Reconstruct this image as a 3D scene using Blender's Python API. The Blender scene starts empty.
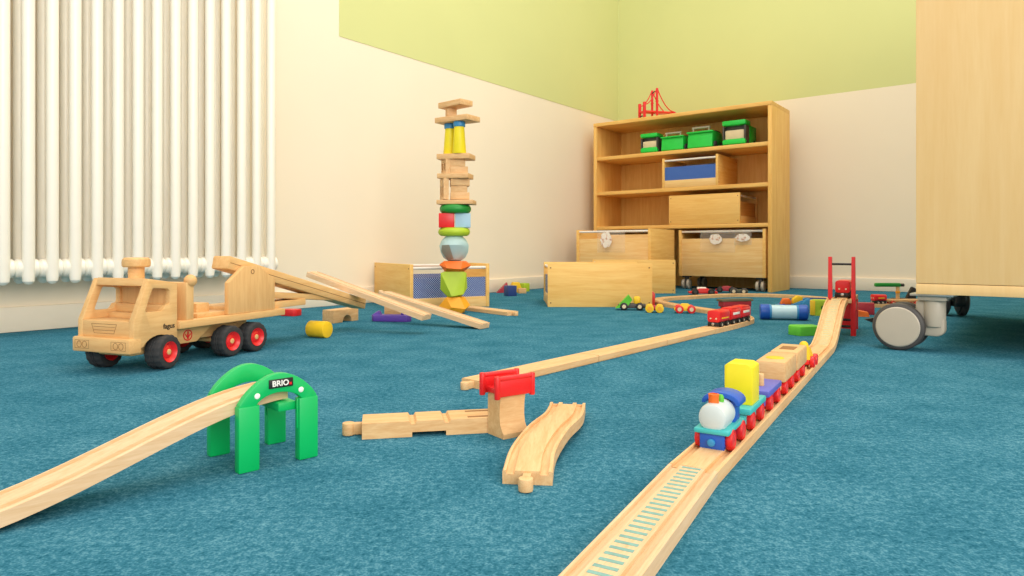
import bpy, bmesh, math, random
from mathutils import Matrix, Vector
random.seed(7)
C = bpy.context.scene.collection
PI = math.pi
R = math.radians

# ------------------------------------------------------------------ materials
def lin(c):
    f = lambda v: v/12.92 if v <= 0.04045 else ((v+0.055)/1.055)**2.4
    return tuple(f(v/255.0) for v in c) + (1.0,)

def new_mat(name):
    m = bpy.data.materials.new(name); m.use_nodes = True
    nt = m.node_tree
    return m, nt, nt.nodes['Principled BSDF']

def plain(name, rgb, rough=0.5, metal=0.0, var=0.05, scale=30, spec=0.5, bump=0.0):
    """painted surface: base colour with slight procedural mottling"""
    m, nt, b = new_mat(name)
    N = nt.nodes; L = nt.links
    tc = N.new('ShaderNodeTexCoord'); n = N.new('ShaderNodeTexNoise')
    n.inputs['Scale'].default_value = scale; n.inputs['Detail'].default_value = 3
    L.new(tc.outputs['Object'], n.inputs['Vector'])
    r = N.new('ShaderNodeValToRGB')
    c = lin(rgb)
    r.color_ramp.elements[0].position = 0.3; r.color_ramp.elements[1].position = 0.7
    r.color_ramp.elements[0].color = tuple(v*(1-var) for v in c[:3])+(1,)
    r.color_ramp.elements[1].color = tuple(min(1, v*(1+var)) for v in c[:3])+(1,)
    L.new(n.outputs['Fac'], r.inputs['Fac']); L.new(r.outputs['Color'], b.inputs['Base Color'])
    b.inputs['Roughness'].default_value = rough; b.inputs['Metallic'].default_value = metal
    b.inputs['Specular IOR Level'].default_value = spec
    if bump:
        bp = N.new('ShaderNodeBump'); bp.inputs['Strength'].default_value = bump
        bp.inputs['Distance'].default_value = 0.002
        L.new(n.outputs['Fac'], bp.inputs['Height']); L.new(bp.outputs['Normal'], b.inputs['Normal'])
    return m

def wood(name, light, dark, axis='X', scale=1.0, rough=0.45, stretch=14, amt=1.0):
    m, nt, b = new_mat(name)
    N = nt.nodes; L = nt.links
    tc = N.new('ShaderNodeTexCoord'); mp = N.new('ShaderNodeMapping')
    s = {'X': (1, stretch, stretch), 'Y': (stretch, 1, stretch), 'Z': (stretch, stretch, 1)}[axis]
    mp.inputs['Scale'].default_value = tuple(v*scale for v in s)
    L.new(tc.outputs['Object'], mp.inputs['Vector'])
    n1 = N.new('ShaderNodeTexNoise'); n1.inputs['Scale'].default_value = 4; n1.inputs['Detail'].default_value = 5
    n1.inputs['Distortion'].default_value = 0.8
    n2 = N.new('ShaderNodeTexNoise'); n2.inputs['Scale'].default_value = 22; n2.inputs['Detail'].default_value = 2
    L.new(mp.outputs['Vector'], n1.inputs['Vector']); L.new(mp.outputs['Vector'], n2.inputs['Vector'])
    mx = N.new('ShaderNodeMath'); mx.operation = 'MULTIPLY_ADD'; mx.inputs[1].default_value = 0.3
    L.new(n2.outputs['Fac'], mx.inputs[0])
    sc = N.new('ShaderNodeMath'); sc.operation = 'MULTIPLY'; sc.inputs[1].default_value = 0.7
    L.new(n1.outputs['Fac'], sc.inputs[0]); L.new(sc.outputs[0], mx.inputs[2])
    r = N.new('ShaderNodeValToRGB')
    r.color_ramp.elements[0].position = 0.5-0.17/amt; r.color_ramp.elements[1].position = 0.5+0.13/amt
    r.color_ramp.elements[0].color = lin(dark); r.color_ramp.elements[1].color = lin(light)
    L.new(mx.outputs[0], r.inputs['Fac']); L.new(r.outputs['Color'], b.inputs['Base Color'])
    b.inputs['Roughness'].default_value = rough
    b.inputs['Specular IOR Level'].default_value = 0.35
    bp = N.new('ShaderNodeBump'); bp.inputs['Strength'].default_value = 0.06; bp.inputs['Distance'].default_value = 0.001
    L.new(mx.outputs[0], bp.inputs['Height']); L.new(bp.outputs['Normal'], b.inputs['Normal'])
    return m

def carpet_mat():
    m, nt, b = new_mat('carpet_teal')
    N = nt.nodes; L = nt.links
    tc = N.new('ShaderNodeTexCoord')
    fine = N.new('ShaderNodeTexNoise'); fine.inputs['Scale'].default_value = 520; fine.inputs['Detail'].default_value = 3
    mid = N.new('ShaderNodeTexNoise'); mid.inputs['Scale'].default_value = 170; mid.inputs['Detail'].default_value = 4
    big = N.new('ShaderNodeTexNoise'); big.inputs['Scale'].default_value = 14; big.inputs['Detail'].default_value = 4
    for n in (fine, mid, big): L.new(tc.outputs['Object'], n.inputs['Vector'])
    a = N.new('ShaderNodeMath'); a.operation = 'MULTIPLY'; a.inputs[1].default_value = 0.42
    L.new(fine.outputs['Fac'], a.inputs[0])
    c = N.new('ShaderNodeMath'); c.operation = 'MULTIPLY_ADD'; c.inputs[1].default_value = 0.38
    L.new(mid.outputs['Fac'], c.inputs[0]); L.new(a.outputs[0], c.inputs[2])
    d = N.new('ShaderNodeMath'); d.operation = 'MULTIPLY_ADD'; d.inputs[1].default_value = 0.2
    L.new(big.outputs['Fac'], d.inputs[0]); L.new(c.outputs[0], d.inputs[2])
    r = N.new('ShaderNodeValToRGB'); e = r.color_ramp.elements
    e[0].position = 0.34; e[0].color = lin(CARPET[0])
    e[1].position = 0.66; e[1].color = lin(CARPET[2])
    x = e.new(0.5); x.color = lin(CARPET[1])
    L.new(d.outputs[0], r.inputs['Fac']); L.new(r.outputs['Color'], b.inputs['Base Color'])
    b.inputs['Roughness'].default_value = 1.0; b.inputs['Specular IOR Level'].default_value = 0.0
    b.inputs['Sheen Weight'].default_value = 0.0
    bp = N.new('ShaderNodeBump'); bp.inputs['Strength'].default_value = 0.45; bp.inputs['Distance'].default_value = 0.0022
    L.new(c.outputs[0], bp.inputs['Height']); L.new(bp.outputs['Normal'], b.inputs['Normal'])
    return m

def mesh_mat(name, base, dot, scale):
    """perforated sheet: rows of pale dots on a coloured sheet (local X / Z)"""
    m, nt, b = new_mat(name)
    N = nt.nodes; L = nt.links
    tc = N.new('ShaderNodeTexCoord'); mp = N.new('ShaderNodeMapping')
    mp.inputs['Rotation'].default_value = (0, R(45), 0); mp.inputs['Scale'].default_value = (scale, 0.0, scale)
    L.new(tc.outputs['Object'], mp.inputs['Vector'])
    v = N.new('ShaderNodeTexVoronoi'); v.inputs['Scale'].default_value = 1; v.inputs['Randomness'].default_value = 0
    L.new(mp.outputs['Vector'], v.inputs['Vector'])
    r = N.new('ShaderNodeValToRGB'); r.color_ramp.interpolation = 'LINEAR'
    r.color_ramp.elements[0].position = 0.24; r.color_ramp.elements[0].color = lin(dot)
    r.color_ramp.elements[1].position = 0.34; r.color_ramp.elements[1].color = lin(base)
    L.new(v.outputs['Distance'], r.inputs['Fac']); L.new(r.outputs['Color'], b.inputs['Base Color'])
    b.inputs['Roughness'].default_value = 0.5
    return m

def film_mat():
    m, nt, b = new_mat('clear_film')
    b.inputs['Base Color'].default_value = lin((250, 246, 240)); b.inputs['Roughness'].default_value = 0.12
    b.inputs['Alpha'].default_value = 0.16
    return m

def print_mat():
    m, nt, b = new_mat('printed_card')
    N = nt.nodes; L = nt.links
    tc = N.new('ShaderNodeTexCoord'); n = N.new('ShaderNodeTexNoise'); n.inputs['Scale'].default_value = 55
    n.inputs['Detail'].default_value = 2
    L.new(tc.outputs['Object'], n.inputs['Vector'])
    r = N.new('ShaderNodeValToRGB'); e = r.color_ramp.elements
    e[0].position = 0.34; e[0].color = lin((214, 160, 132)); e[1].position = 0.44; e[1].color = lin((248, 240, 232))
    L.new(n.outputs['Fac'], r.inputs['Fac']); L.new(r.outputs['Color'], b.inputs['Base Color'])
    return m

CARPET = [(24, 80, 100), (57, 115, 137), (102, 154, 172)]
M = {}
M['carpet'] = carpet_mat()
M['cream'] = plain('wall_cream', (243, 229, 206), 0.8, var=0.015, scale=3, spec=0.2)
M['green'] = plain('wall_green', (211, 213, 148), 0.8, var=0.015, scale=3, spec=0.2)
M['skirting'] = plain('skirting_white', (240, 228, 208), 0.5, var=0.01)
M['radiator'] = plain('radiator_white', (250, 244, 230), 0.28, var=0.01)
M['case'] = wood('beech_veneer', (244, 198, 116), (230, 174, 88), 'Z', 1.0, 0.5)
M['caseX'] = wood('beech_veneer_along', (244, 198, 116), (230, 174, 88), 'X', 1.0, 0.5)
M['cab'] = wood('maple_veneer', (242, 206, 148), (235, 193, 130), 'Z', 0.9, 0.5, amt=0.6)
M['crate'] = wood('birch_ply', (242, 206, 144), (231, 184, 114), 'X', 1.3, 0.5)
M['crateY'] = wood('birch_ply_cross', (246, 202, 122), (234, 180, 94), 'Y', 1.3, 0.5)
M['track'] = wood('track_beech', (232, 194, 144), (216, 167, 114), 'Y', 4.0, 0.5, amt=0.9)
M['trackw'] = wood('track_world', (232, 194, 144), (216, 167, 114), 'X', 5.0, 0.5, 4, amt=0.9)
M['pale'] = wood('track_pale', (230, 198, 160), (215, 177, 132), 'Y', 4.0, 0.5, amt=0.9)
M['truck'] = wood('truck_maple', (233, 190, 130), (219, 168, 106), 'Y', 3.0, 0.45, 10, amt=0.9)
M['truckx'] = wood('truck_maple_cross', (230, 186, 126), (216, 164, 104), 'X', 3.0, 0.45, 10, amt=0.9)
M['truckz'] = wood('truck_maple_up', (232, 188, 128), (219, 168, 108), 'Z', 3.0, 0.45, 10, amt=0.9)
M['block'] = wood('block_beech', (230, 190, 138), (213, 163, 108), 'X', 6.0, 0.5, 6)
M['engrave'] = plain('burnt_line', (150, 104, 58), 0.7)
M['tie'] = plain('tie_print', (124, 168, 160), 0.6, var=0.12, scale=200)
M['tie2'] = plain('tie_print_faded', (186, 190, 150), 0.6, var=0.06, scale=200)
M['rubber'] = plain('tyre_rubber', (50, 50, 52), 0.75, var=0.12, scale=120)
M['red'] = plain('red_paint', (226, 34, 36), 0.35)
M['redo'] = plain('orange_red_plastic', (232, 62, 40), 0.35)
M['redd'] = plain('dark_red_paint', (176, 44, 60), 0.45)
M['grn'] = plain('green_plastic', (0, 184, 96), 0.4, var=0.03)
M['grn2'] = plain('bright_green_plastic', (26, 206, 74), 0.4)
M['grn3'] = plain('deep_green_paint', (24, 140, 48), 0.45)
M['lime'] = plain('lime_paint', (176, 202, 42), 0.5)
M['lgreen'] = plain('apple_green_paint', (98, 196, 52), 0.5)
M['yellow'] = plain('yellow_paint', (244, 224, 30), 0.45)
M['yellow2'] = plain('golden_yellow_paint', (242, 196, 30), 0.5)
M['amber'] = plain('amber_stain', (246, 166, 30), 0.5)
M['orange'] = plain('orange_paint', (240, 112, 30), 0.5)
M['pblue'] = plain('pale_blue_stain', (188, 216, 216), 0.55)
M['gblue'] = plain('grey_facet', (164, 160, 142), 0.6)
M['lblue'] = plain('light_blue_paint', (168, 204, 226), 0.5)
M['blue'] = plain('blue_paint', (30, 88, 186), 0.38)
M['mblue'] = plain('mid_blue_paint', (50, 140, 196), 0.4)
M['navy'] = plain('navy_paint', (40, 66, 130), 0.45)
M['violet'] = plain('violet_plastic', (98, 66, 170), 0.4)
M['vblue'] = plain('violet_blue_paint', (92, 96, 190), 0.42)
M['teal'] = plain('turquoise_paint', (64, 184, 186), 0.4)
M['white'] = plain('white_paint', (244, 242, 236), 0.4)
M['cyan'] = plain('translucent_cyan', (190, 226, 238), 0.2)
M['milk'] = plain('milky_boiler', (204, 214, 214), 0.3)
M['cplas'] = plain('cream_plastic', (226, 206, 170), 0.4)
M['gplas'] = plain('grey_plastic', (186, 175, 158), 0.4, var=0.02)
M['gdark'] = plain('dark_grey_plastic', (72, 68, 66), 0.5)
M['black'] = plain('black_plastic', (28, 28, 28), 0.45)
M['olive'] = plain('dark_olive_plastic', (92, 92, 74), 0.5)
M['steel'] = plain('steel', (190, 188, 184), 0.3, 0.9)
M['rod'] = plain('white_rod', (236, 230, 224), 0.35)
M['mesh'] = mesh_mat('blue_perforated', (34, 72, 150), (196, 208, 226), 190)
M['mesh2'] = mesh_mat('blue_fine_perforated', (40, 86, 176), (84, 132, 206), 300)
M['film'] = film_mat()
M['print'] = print_mat()
M['inside'] = wood('crate_inside', (214, 160, 92), (196, 140, 76), 'X', 1.3, 0.6)

# ------------------------------------------------------------------ geometry
def T(x=0, y=0, z=0): return Matrix.Translation((x, y, z))
def RX(a): return Matrix.Rotation(a, 4, 'X')
def RY(a): return Matrix.Rotation(a, 4, 'Y')
def RZ(a): return Matrix.Rotation(a, 4, 'Z')

class G:
    """collects shapes for ONE mesh part; every shape may use its own material slot"""
    def __init__(s): s.bm = bmesh.new(); s.mi = 0
    def slot(s, i): s.mi = i; return s
    def _merge(s, t, mx):
        for f in t.faces: f.material_index = s.mi
        if mx is not None: bmesh.ops.transform(t, matrix=mx, verts=t.verts)
        bmesh.ops.recalc_face_normals(t, faces=t.faces)
        me = bpy.data.meshes.new('tmp'); t.to_mesh(me); t.free()
        s.bm.from_mesh(me); bpy.data.meshes.remove(me)
        return s
    def box(s, x0, x1, y0, y1, z0, z1, bev=0.0, mx=None, seg=2):
        t = bmesh.new()
        bmesh.ops.create_cube(t, size=1.0)
        bmesh.ops.scale(t, vec=(x1-x0, y1-y0, z1-z0), verts=t.verts)
        bmesh.ops.translate(t, vec=((x0+x1)/2, (y0+y1)/2, (z0+z1)/2), verts=t.verts)
        if bev > 0:
            bmesh.ops.bevel(t, geom=list(t.edges), offset=bev, segments=seg, profile=0.5, affect='EDGES')
        return s._merge(t, mx)
    def lathe(s, prof, n=32, mx=None, tread=0.0, ring=False):
        """profile of (radius, height) about local Z"""
        t = bmesh.new(); rings = []
        if ring: prof = list(prof)
        for (r, z) in prof:
            if r < 1e-7: rings.append([t.verts.new((0, 0, z))])
            else:
                row = []
                for k in range(n):
                    a = 2*PI*k/n
                    rr = r*(1-tread) if (tread and (k//2) % 2 and r > 0.93*max(p[0] for p in prof)) else r
                    row.append(t.verts.new((rr*math.cos(a), rr*math.sin(a), z)))
                rings.append(row)
        if ring: rings.append(rings[0])
        for a, b in zip(rings, rings[1:]):
            if len(a) == 1 and len(b) == 1: continue
            for k in range(n):
                k2 = (k+1) % n
                if len(a) == 1: t.faces.new((a[0], b[k], b[k2]))
                elif len(b) == 1: t.faces.new((a[k], a[k2], b[0]))
                else: t.faces.new((a[k], a[k2], b[k2], b[k]))
        if not ring and len(rings[0]) > 1: t.faces.new(rings[0])
        if not ring and len(rings[-1]) > 1: t.faces.new(rings[-1])
        return s._merge(t, mx)
    def cyl(s, r, z0, z1, n=28, bev=0.0, mx=None):
        if bev: p = [(r-bev, z0), (r-bev*0.3, z0+bev*0.3), (r, z0+bev), (r, z1-bev), (r-bev*0.3, z1-bev*0.3), (r-bev, z1)]
        else: p = [(r, z0), (r, z1)]
        return s.lathe(p, n, mx)
    def ball(s, r, mx=None, n=24, sx=1, sy=1, sz=1):
        t = bmesh.new(); bmesh.ops.create_uvsphere(t, u_segments=n, v_segments=n//2, radius=r)
        bmesh.ops.scale(t, vec=(sx, sy, sz), verts=t.verts)
        return s._merge(t, mx)
    def plate(s, outer, holes, z0, z1, mx=None, bev=0.0):
        """extrude a 2D outline with holes (local XY) from z0 to z1"""
        t = bmesh.new(); ed = []
        for loop in [outer]+list(holes):
            vs = [t.verts.new((x, y, z0)) for x, y in loop]
            for i in range(len(vs)): ed.append(t.edges.new((vs[i], vs[(i+1) % len(vs)])))
        bmesh.ops.triangle_fill(t, use_beauty=True, use_dissolve=False, edges=ed)
        g = bmesh.ops.extrude_face_region(t, geom=list(t.faces))
        bmesh.ops.translate(t, vec=(0, 0, z1-z0), verts=[v for v in g['geom'] if isinstance(v, bmesh.types.BMVert)])
        bmesh.ops.recalc_face_normals(t, faces=t.faces)
        if bev:
            bmesh.ops.dissolve_limit(t, angle_limit=0.01, verts=t.verts, edges=t.edges)
            es = [e for e in t.edges if len(e.link_faces) == 2 and e.calc_face_angle(0) > 0.6]
            bmesh.ops.bevel(t, geom=es, offset=bev, segments=2, profile=0.5, affect='EDGES')
        return s._merge(t, mx)
    def sweep(s, prof, pts, mx=None, bank=None):
        """closed profile (across, up) swept along points; across stays level"""
        t = bmesh.new(); rows = []
        for i, p in enumerate(pts):
            a = pts[max(0, i-1)]; b = pts[min(len(pts)-1, i+1)]
            d = (Vector(b)-Vector(a)).normalized()
            side = d.cross(Vector((0, 0, 1))).normalized(); up = side.cross(d).normalized()
            rows.append([t.verts.new(Vector(p)+side*x+up*z) for x, z in prof])
        n = len(prof)
        for a, b in zip(rows, rows[1:]):
            for k in range(n): t.faces.new((a[k], a[(k+1) % n], b[(k+1) % n], b[k]))
        t.faces.new(rows[0]); t.faces.new(rows[-1])
        return s._merge(t, mx)
    def tube(s, pts, r, n=10, mx=None):
        pr = [(r*math.cos(2*PI*k/n), r*math.sin(2*PI*k/n)) for k in range(n)]
        t = bmesh.new(); rows = []
        for i, p in enumerate(pts):
            a = pts[max(0, i-1)]; b = pts[min(len(pts)-1, i+1)]
            d = (Vector(b)-Vector(a)).normalized()
            ref = Vector((0, 0, 1)) if abs(d.z) < 0.95 else Vector((1, 0, 0))
            side = d.cross(ref).normalized(); up = side.cross(d).normalized()
            rows.append([t.verts.new(Vector(p)+side*x+up*z) for x, z in pr])
        for a, b in zip(rows, rows[1:]):
            for k in range(n): t.faces.new((a[k], a[(k+1) % n], b[(k+1) % n], b[k]))
        t.faces.new(rows[0]); t.faces.new(rows[-1])
        return s._merge(t, mx)
    def hull(s, pts, mx=None):
        t = bmesh.new()
        for p in pts: t.verts.new(p)
        r = bmesh.ops.convex_hull(t, input=t.verts)
        junk = [g for g in r['geom_interior'] if isinstance(g, bmesh.types.BMVert)]
        if junk: bmesh.ops.delete(t, geom=junk, context='VERTS')
        bmesh.ops.dissolve_limit(t, angle_limit=0.09, verts=t.verts, edges=t.edges)
        return s._merge(t, mx)

def obj(name, g, mats, parent=None, loc=(0, 0, 0), rz=0.0, smooth=32, label=None):
    me = bpy.data.meshes.new(name); g.bm.to_mesh(me); g.bm.free()
    for m in (mats if isinstance(mats, (list, tuple)) else [mats]): me.materials.append(M[m])
    for p in me.polygons: p.use_smooth = True
    me.set_sharp_from_angle(angle=R(smooth))
    o = bpy.data.objects.new(name, me); C.objects.link(o)
    o.location = loc; o.rotation_euler = (0, 0, rz)
    if parent: o.parent = parent
    if label: o['label'] = label
    return o

def tag(o, label, cat, group=None):
    o['label'] = label; o['category'] = cat
    if group: o['group'] = group
    return o

def thing(name, label, cat, loc=(0, 0, 0), rz=0.0, group=None):
    o = bpy.data.objects.new(name, None); C.objects.link(o)
    o.empty_display_size = 0.02
    o.location = loc; o.rotation_euler = (0, 0, rz)
    return tag(o, label, cat, group)

def struct(name, g, mats, loc=(0, 0, 0), rz=0.0):
    o = obj(name, g, mats, None, loc, rz); o['kind'] = 'structure'; return o

def dup(root, loc, rz, label, group=None):
    r = root.copy(); C.objects.link(r); r.location = loc; r.rotation_euler = (0, 0, rz); r['label'] = label
    if group: r['group'] = group
    for ch in list(root.children):
        c = ch.copy(); C.objects.link(c); c.parent = r
        for gch in ch.children:
            d = gch.copy(); C.objects.link(d); d.parent = c
    return r

def lettering(name, text, size, mat, parent, mx, depth=0.0004):
    cu = bpy.data.curves.new(name, 'FONT'); cu.body = text; cu.size = size; cu.extrude = depth
    cu.align_x = 'CENTER'; cu.align_y = 'CENTER'; cu.offset = size*0.02
    t = bpy.data.objects.new('tmp', cu); C.objects.link(t)
    dg = bpy.context.evaluated_depsgraph_get()
    me = bpy.data.meshes.new_from_object(t.evaluated_get(dg)); me.name = name
    bpy.data.objects.remove(t)
    me.transform(mx); me.materials.clear(); me.materials.append(M[mat])
    o = bpy.data.objects.new(name, me); C.objects.link(o); o.parent = parent
    return o

def arc(cx, cy, r, a0, a1, n):
    return [(cx+r*math.cos(R(a0+(a1-a0)*i/n)), cy+r*math.sin(R(a0+(a1-a0)*i/n))) for i in range(n+1)]

def rrect(x0, x1, y0, y1, r, n=5):
    return (arc(x1-r, y1-r, r, 0, 90, n)+arc(x0+r, y1-r, r, 90, 180, n) +
            arc(x0+r, y0+r, r, 180, 270, n)+arc(x1-r, y0+r, r, 270, 360, n))

YZ = Matrix(((0, 0, 1, 0), (1, 0, 0, 0), (0, 1, 0, 0), (0, 0, 0, 1)))   # plate (y,z) extruded along x

# ------------------------------------------------------------------ room
CO = Vector((0.6236, 3.942))                # corner of the two walls
D1 = Vector((0.6115, 0.7912))               # along the left wall, away from the camera
D2 = Vector((0.7912, -0.6115))              # along the back wall, to the right
AW = math.atan2(D2.y, D2.x)                 # yaw of the back wall
AL = math.atan2(D1.y, D1.x)

struct('floor', G().box(-4, 4, -3, 6, -0.05, 0.0), 'carpet')
H = 2.6; ZG = 0.943
# left wall: local x runs along D1 from the corner (negative = toward the camera)
LEFT0 = -2.99+0.978                         # where the green field ends on the left wall
g = G().box(-6, 0.1, 0, 0.1, 0, H)
struct('wall_left', g, 'cream', (CO.x, CO.y, 0), AL)
gp = G().box(LEFT0, 0.0, -0.0015, 0.0, ZG, H)
o = struct('trim_1', gp, 'green', (CO.x, CO.y, 0), AL)
g = G().box(-0.1, 6, 0, 0.1, 0, ZG).slot(1).box(-0.1, 6, 0, 0.1, ZG, H)
struct('wall_back', g, ['cream', 'green'], (CO.x, CO.y, 0), AW)
struct('baseboard_left', G().box(-6, 0, -0.012, 0, 0, 0.06, 0.003), 'skirting', (CO.x, CO.y, 0), AL)
struct('baseboard_back', G().box(0.012, 6, -0.012, 0, 0, 0.06, 0.003), 'skirting', (CO.x, CO.y, 0), AW)

def LW(t, o):                               # point on the left wall: t along, o out from the wall
    p = Vector((-1.2047, 1.576))+D1*t+D2*o
    return p.x, p.y
def BK(s, t, z=0.0):                        # bookcase frame: s along the front, t back, z up
    p = Vector((0.4353, 3.577))+D2*s+D1*t
    return (p.x, p.y, z)

# ------------------------------------------------------------------ radiator
rx, ry = LW(0, 0)
rad = thing('radiator', 'tall white column radiator hanging on the left wall behind the wooden truck', 'radiator', (rx, ry, 0), AL)
SP = 0.0472; Z0, Z1 = 0.117, 1.12
def rad_section():
    g = G()
    for yy in (-0.12, -0.062):              # front and rear tube of the section
        g.lathe([(0.0, Z0), (0.006, Z0+0.001), (0.0115, Z0+0.007), (0.013, Z0+0.02), (0.013, Z1-0.02), (0.0115, Z1-0.007), (0.006, Z1-0.001), (0, Z1)], 20, T(0, yy, 0))
    for zz in (0.154, Z1-0.037):
        g.box(-0.011, 0.011, -0.118, -0.064, zz-0.02, zz+0.02, 0.008)
        for yy in (-0.105, ):
            g.lathe([(0.017, -SP/2), (0.0215, -SP/2+0.004), (0.0225, 0), (0.0215, SP/2-0.004), (0.017, SP/2)], 20, T(0, yy, zz) @ RY(PI/2))
    return g
first = None
for k in range(-5, 15):
    x = -0.026+SP*k
    if first is None: first = obj('radiator_section', rad_section(), 'radiator', rad, (x, 0, 0))
    else:
        c = first.copy(); C.objects.link(c); c.location = (x, 0, 0)
for k in range(2):
    x = -0.15+0.62*k
    obj('wall_bracket', G().box(x-0.012, x+0.012, -0.062, 0, 0.20, 0.22, 0.002), 'radiator', rad)

# ------------------------------------------------------------------ train tracks
W = 0.0212
def prof(groove=True, th=0.012, w=W):
    if not groove:
        return [(-w+.001, 0), (w-.001, 0), (w, .001), (w, th-.0015), (w-.0015, th), (-w+.0015, th), (-w, th-.0015), (-w, .001)]
    gi, go, gd = 0.0107, 0.0180, 0.0032
    return [(-w, 0), (w, 0), (w, th-.001), (w-.001, th), (go, th), (go, th-gd), (gi, th-gd), (gi, th), (-gi, th), (-gi, th-gd),
            (-go, th-gd), (-go, th), (-w+.001, th), (-w, th-.001)]
def half(side, th=0.012, w=W):
    gi, go, gd = 0.0107, 0.0180, 0.0032
    p = [(0.0062, 0), (w, 0), (w, th), (go, th), (go, th-gd), (gi, th-gd), (gi, th), (0.0062, th)]
    return p if side > 0 else [(-x, z) for x, z in reversed(p)]

def track(pts, label, group=None, groove=True, mat='track', ties=None, peg=False, socket=False, name='train_track', th=0.012):
    """pts are world points of the underside centre line; the thing's base is the first point"""
    p0 = Vector(pts[0]); loc = [Vector(p)-p0 for p in pts]
    d = (loc[1]-loc[0]); yaw = math.atan2(-d.x, d.y)
    rot = RZ(-yaw)
    loc = [rot @ v for v in loc]
    root = thing(name, label, 'toy track', tuple(p0), yaw, group)
    g = G()
    main = loc
    if socket:
        a, b = loc[-2], loc[-1]; dd = (b-a).normalized()
        cut = b-dd*0.013
        main = loc[:-1]+[cut]
        for sd in (-1, 1): g.sweep(half(sd, th), [cut, b])
        g.sweep(prof(groove, th), main)
    else: g.sweep(prof(groove, th), main)
    mats = [mat]
    if ties:
        mats.append(ties); g.slot(1)
        acc = 0.0; nxt = 0.014
        for a, b in zip(loc, loc[1:]):
            L = (b-a).length; dd = (b-a).normalized()
            side = dd.cross(Vector((0, 0, 1))).normalized(); up = side.cross(dd)
            while nxt < acc+L:
                c = a+dd*(nxt-acc)+up*th
                mx = Matrix.Translation(c) @ Matrix((side, dd, up)).transposed().to_4x4()
                g.box(-0.0078, 0.0078, -0.0018, 0.0018, -0.0004, 0.0003, 0, mx)
                nxt += 0.0092
            acc += L
    obj('track_body', g, mats, root)
    if peg:                                  # round connector on a narrow neck at the first end
        pg = G().box(-0.0035, 0.0035, -0.012, 0.001, 0.0005, 0.0105, 0.0006).cyl(0.0062, 0.0005, 0.0112, 20, 0.001, T(0, -0.0155, 0))
        obj('connector_peg', pg, mat, root)
    return root

def line(a, b, n=1): return [tuple(Vector(a).lerp(Vector(b), i/n)) for i in range(n+1)]
def spline(P, step=0.02):
    P = [Vector(p) for p in P]; Q = [2*P[0]-P[1]]+P+[2*P[-1]-P[-2]]; out = []
    for i in range(1, len(Q)-2):
        a, b, c, d = Q[i-1:i+3]; n = max(2, int((c-b).length/step))
        for k in range(n):
            t = k/n
            out.append(0.5*((2*b)+(c-a)*t+(2*a-5*b+4*c-d)*t*t+(3*b-a-3*c+d)*t**3))
    out.append(P[-1]); return out

# right-hand line: near piece, three straight pieces under the coloured train, ramp to the red tower
MU = Vector((0.19, 0.632, 0)); MD = Vector((0.525, 0.851, 0)); MN = Vector((0.851, -0.525, 0))
def mt(u, v=0.0, z=0.0): p = MU+MD*u+MN*v; return (p.x, p.y, z)
J = mt(-0.067)
jd = Vector((0.104, 0.1885, 0)).normalized()
near = Vector(J)-jd*0.34
track(line(tuple(near), J, 4), 'pale straight wooden track with printed grey-green sleepers, nearest the camera at the lower right', ties='tie', mat='pale')
track(line(mt(-0.066), mt(0.151)), 'straight wooden track under the blue toy locomotive and yellow block wagon', 'right-hand train track')
track(line(mt(0.152), mt(0.371)), 'straight wooden track under the light wooden block wagons', 'right-hand train track')
track(line(mt(0.372), mt(0.591)), 'straight wooden track under the small wagon at the tail of the coloured train', 'right-hand train track')
track(line(mt(0.592), mt(0.771)), 'straight wooden track leading to the foot of the ramp below the red tower', 'right-hand train track')
rp = []
for i in range(17):
    t = i/16; rp.append(mt(0.772+0.275*t, 0, 0.073*(3*t*t-2*t**3)))
track(rp, 'curved ramp track with faded sleepers climbing to the red bridge tower', ties='tie2')

# ascending track at the far left, resting on the green arch bridge
rp = []
for i in range(21):
    t = i/20; s = 3*t*t-2*t**3
    rp.append((-0.402+0.172*t, 0.449+0.204*t, 0.057*s))
track(rp, 'pale wooden ramp track rising from the lower left to the green arch bridge', mat='pale')

# long plain line with the red train
AU = Vector((-0.0566, 0.957, 0)); AD = Vector((0.64, 0.768, 0))
def at(u, z=0.0, v=0.0): p = AU+AD*u+Vector((0.768, -0.64, 0))*v; return (p.x, p.y, z)
track(line(at(0.0), at(0.30)), 'plain wooden track with a round peg, behind the red-topped pier', 'long plain track line', False, peg=True)
track(line(at(0.302), at(0.56)), 'plain wooden track, second from the red-topped pier in the long line', 'long plain track line', False)
track(line(at(0.562), at(0.80)), 'plain wooden track ending just before the front of the red train', 'long plain track line', False)
LOOP = [at(0.80), at(0.93), (.602, 1.757, 0), (.632, 1.81, 0), (.645, 1.90, 0), (.628, 2.0, 0), (.585, 2.12, 0), (.545, 2.25, 0), (.527, 2.36, 0), (.534, 2.46, 0),
        (.58, 2.55, 0), (.68, 2.625, 0), (.81, 2.71, 0), (.93, 2.755, 0), (1.06, 2.735, 0), (1.15, 2.64, 0), (1.22, 2.50, 0)]
lp = spline([(p[0], p[1], p[2]) for p in LOOP])
labs = ['grooved wooden track directly under the red train', 'curved wooden track behind the red train, passing the little red car',
        'sharply curved wooden track beside the upright red block', 'wooden track running left to right in front of the wheeled bin',
        'far curved wooden track behind the blue cylinder block']
n = len(lp); cuts = [0, int(n*.17), int(n*.36), int(n*.55), int(n*.78), n-1]
for i in range(5):
    seg = [tuple(p) for p in lp[cuts[i]:cuts[i+1]+1]]
    if i: seg[0] = tuple(Vector(seg[0]).lerp(Vector(seg[1]), .12))
    track(seg, labs[i], 'loop of curved track', mat='trackw', groove=True)

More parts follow.
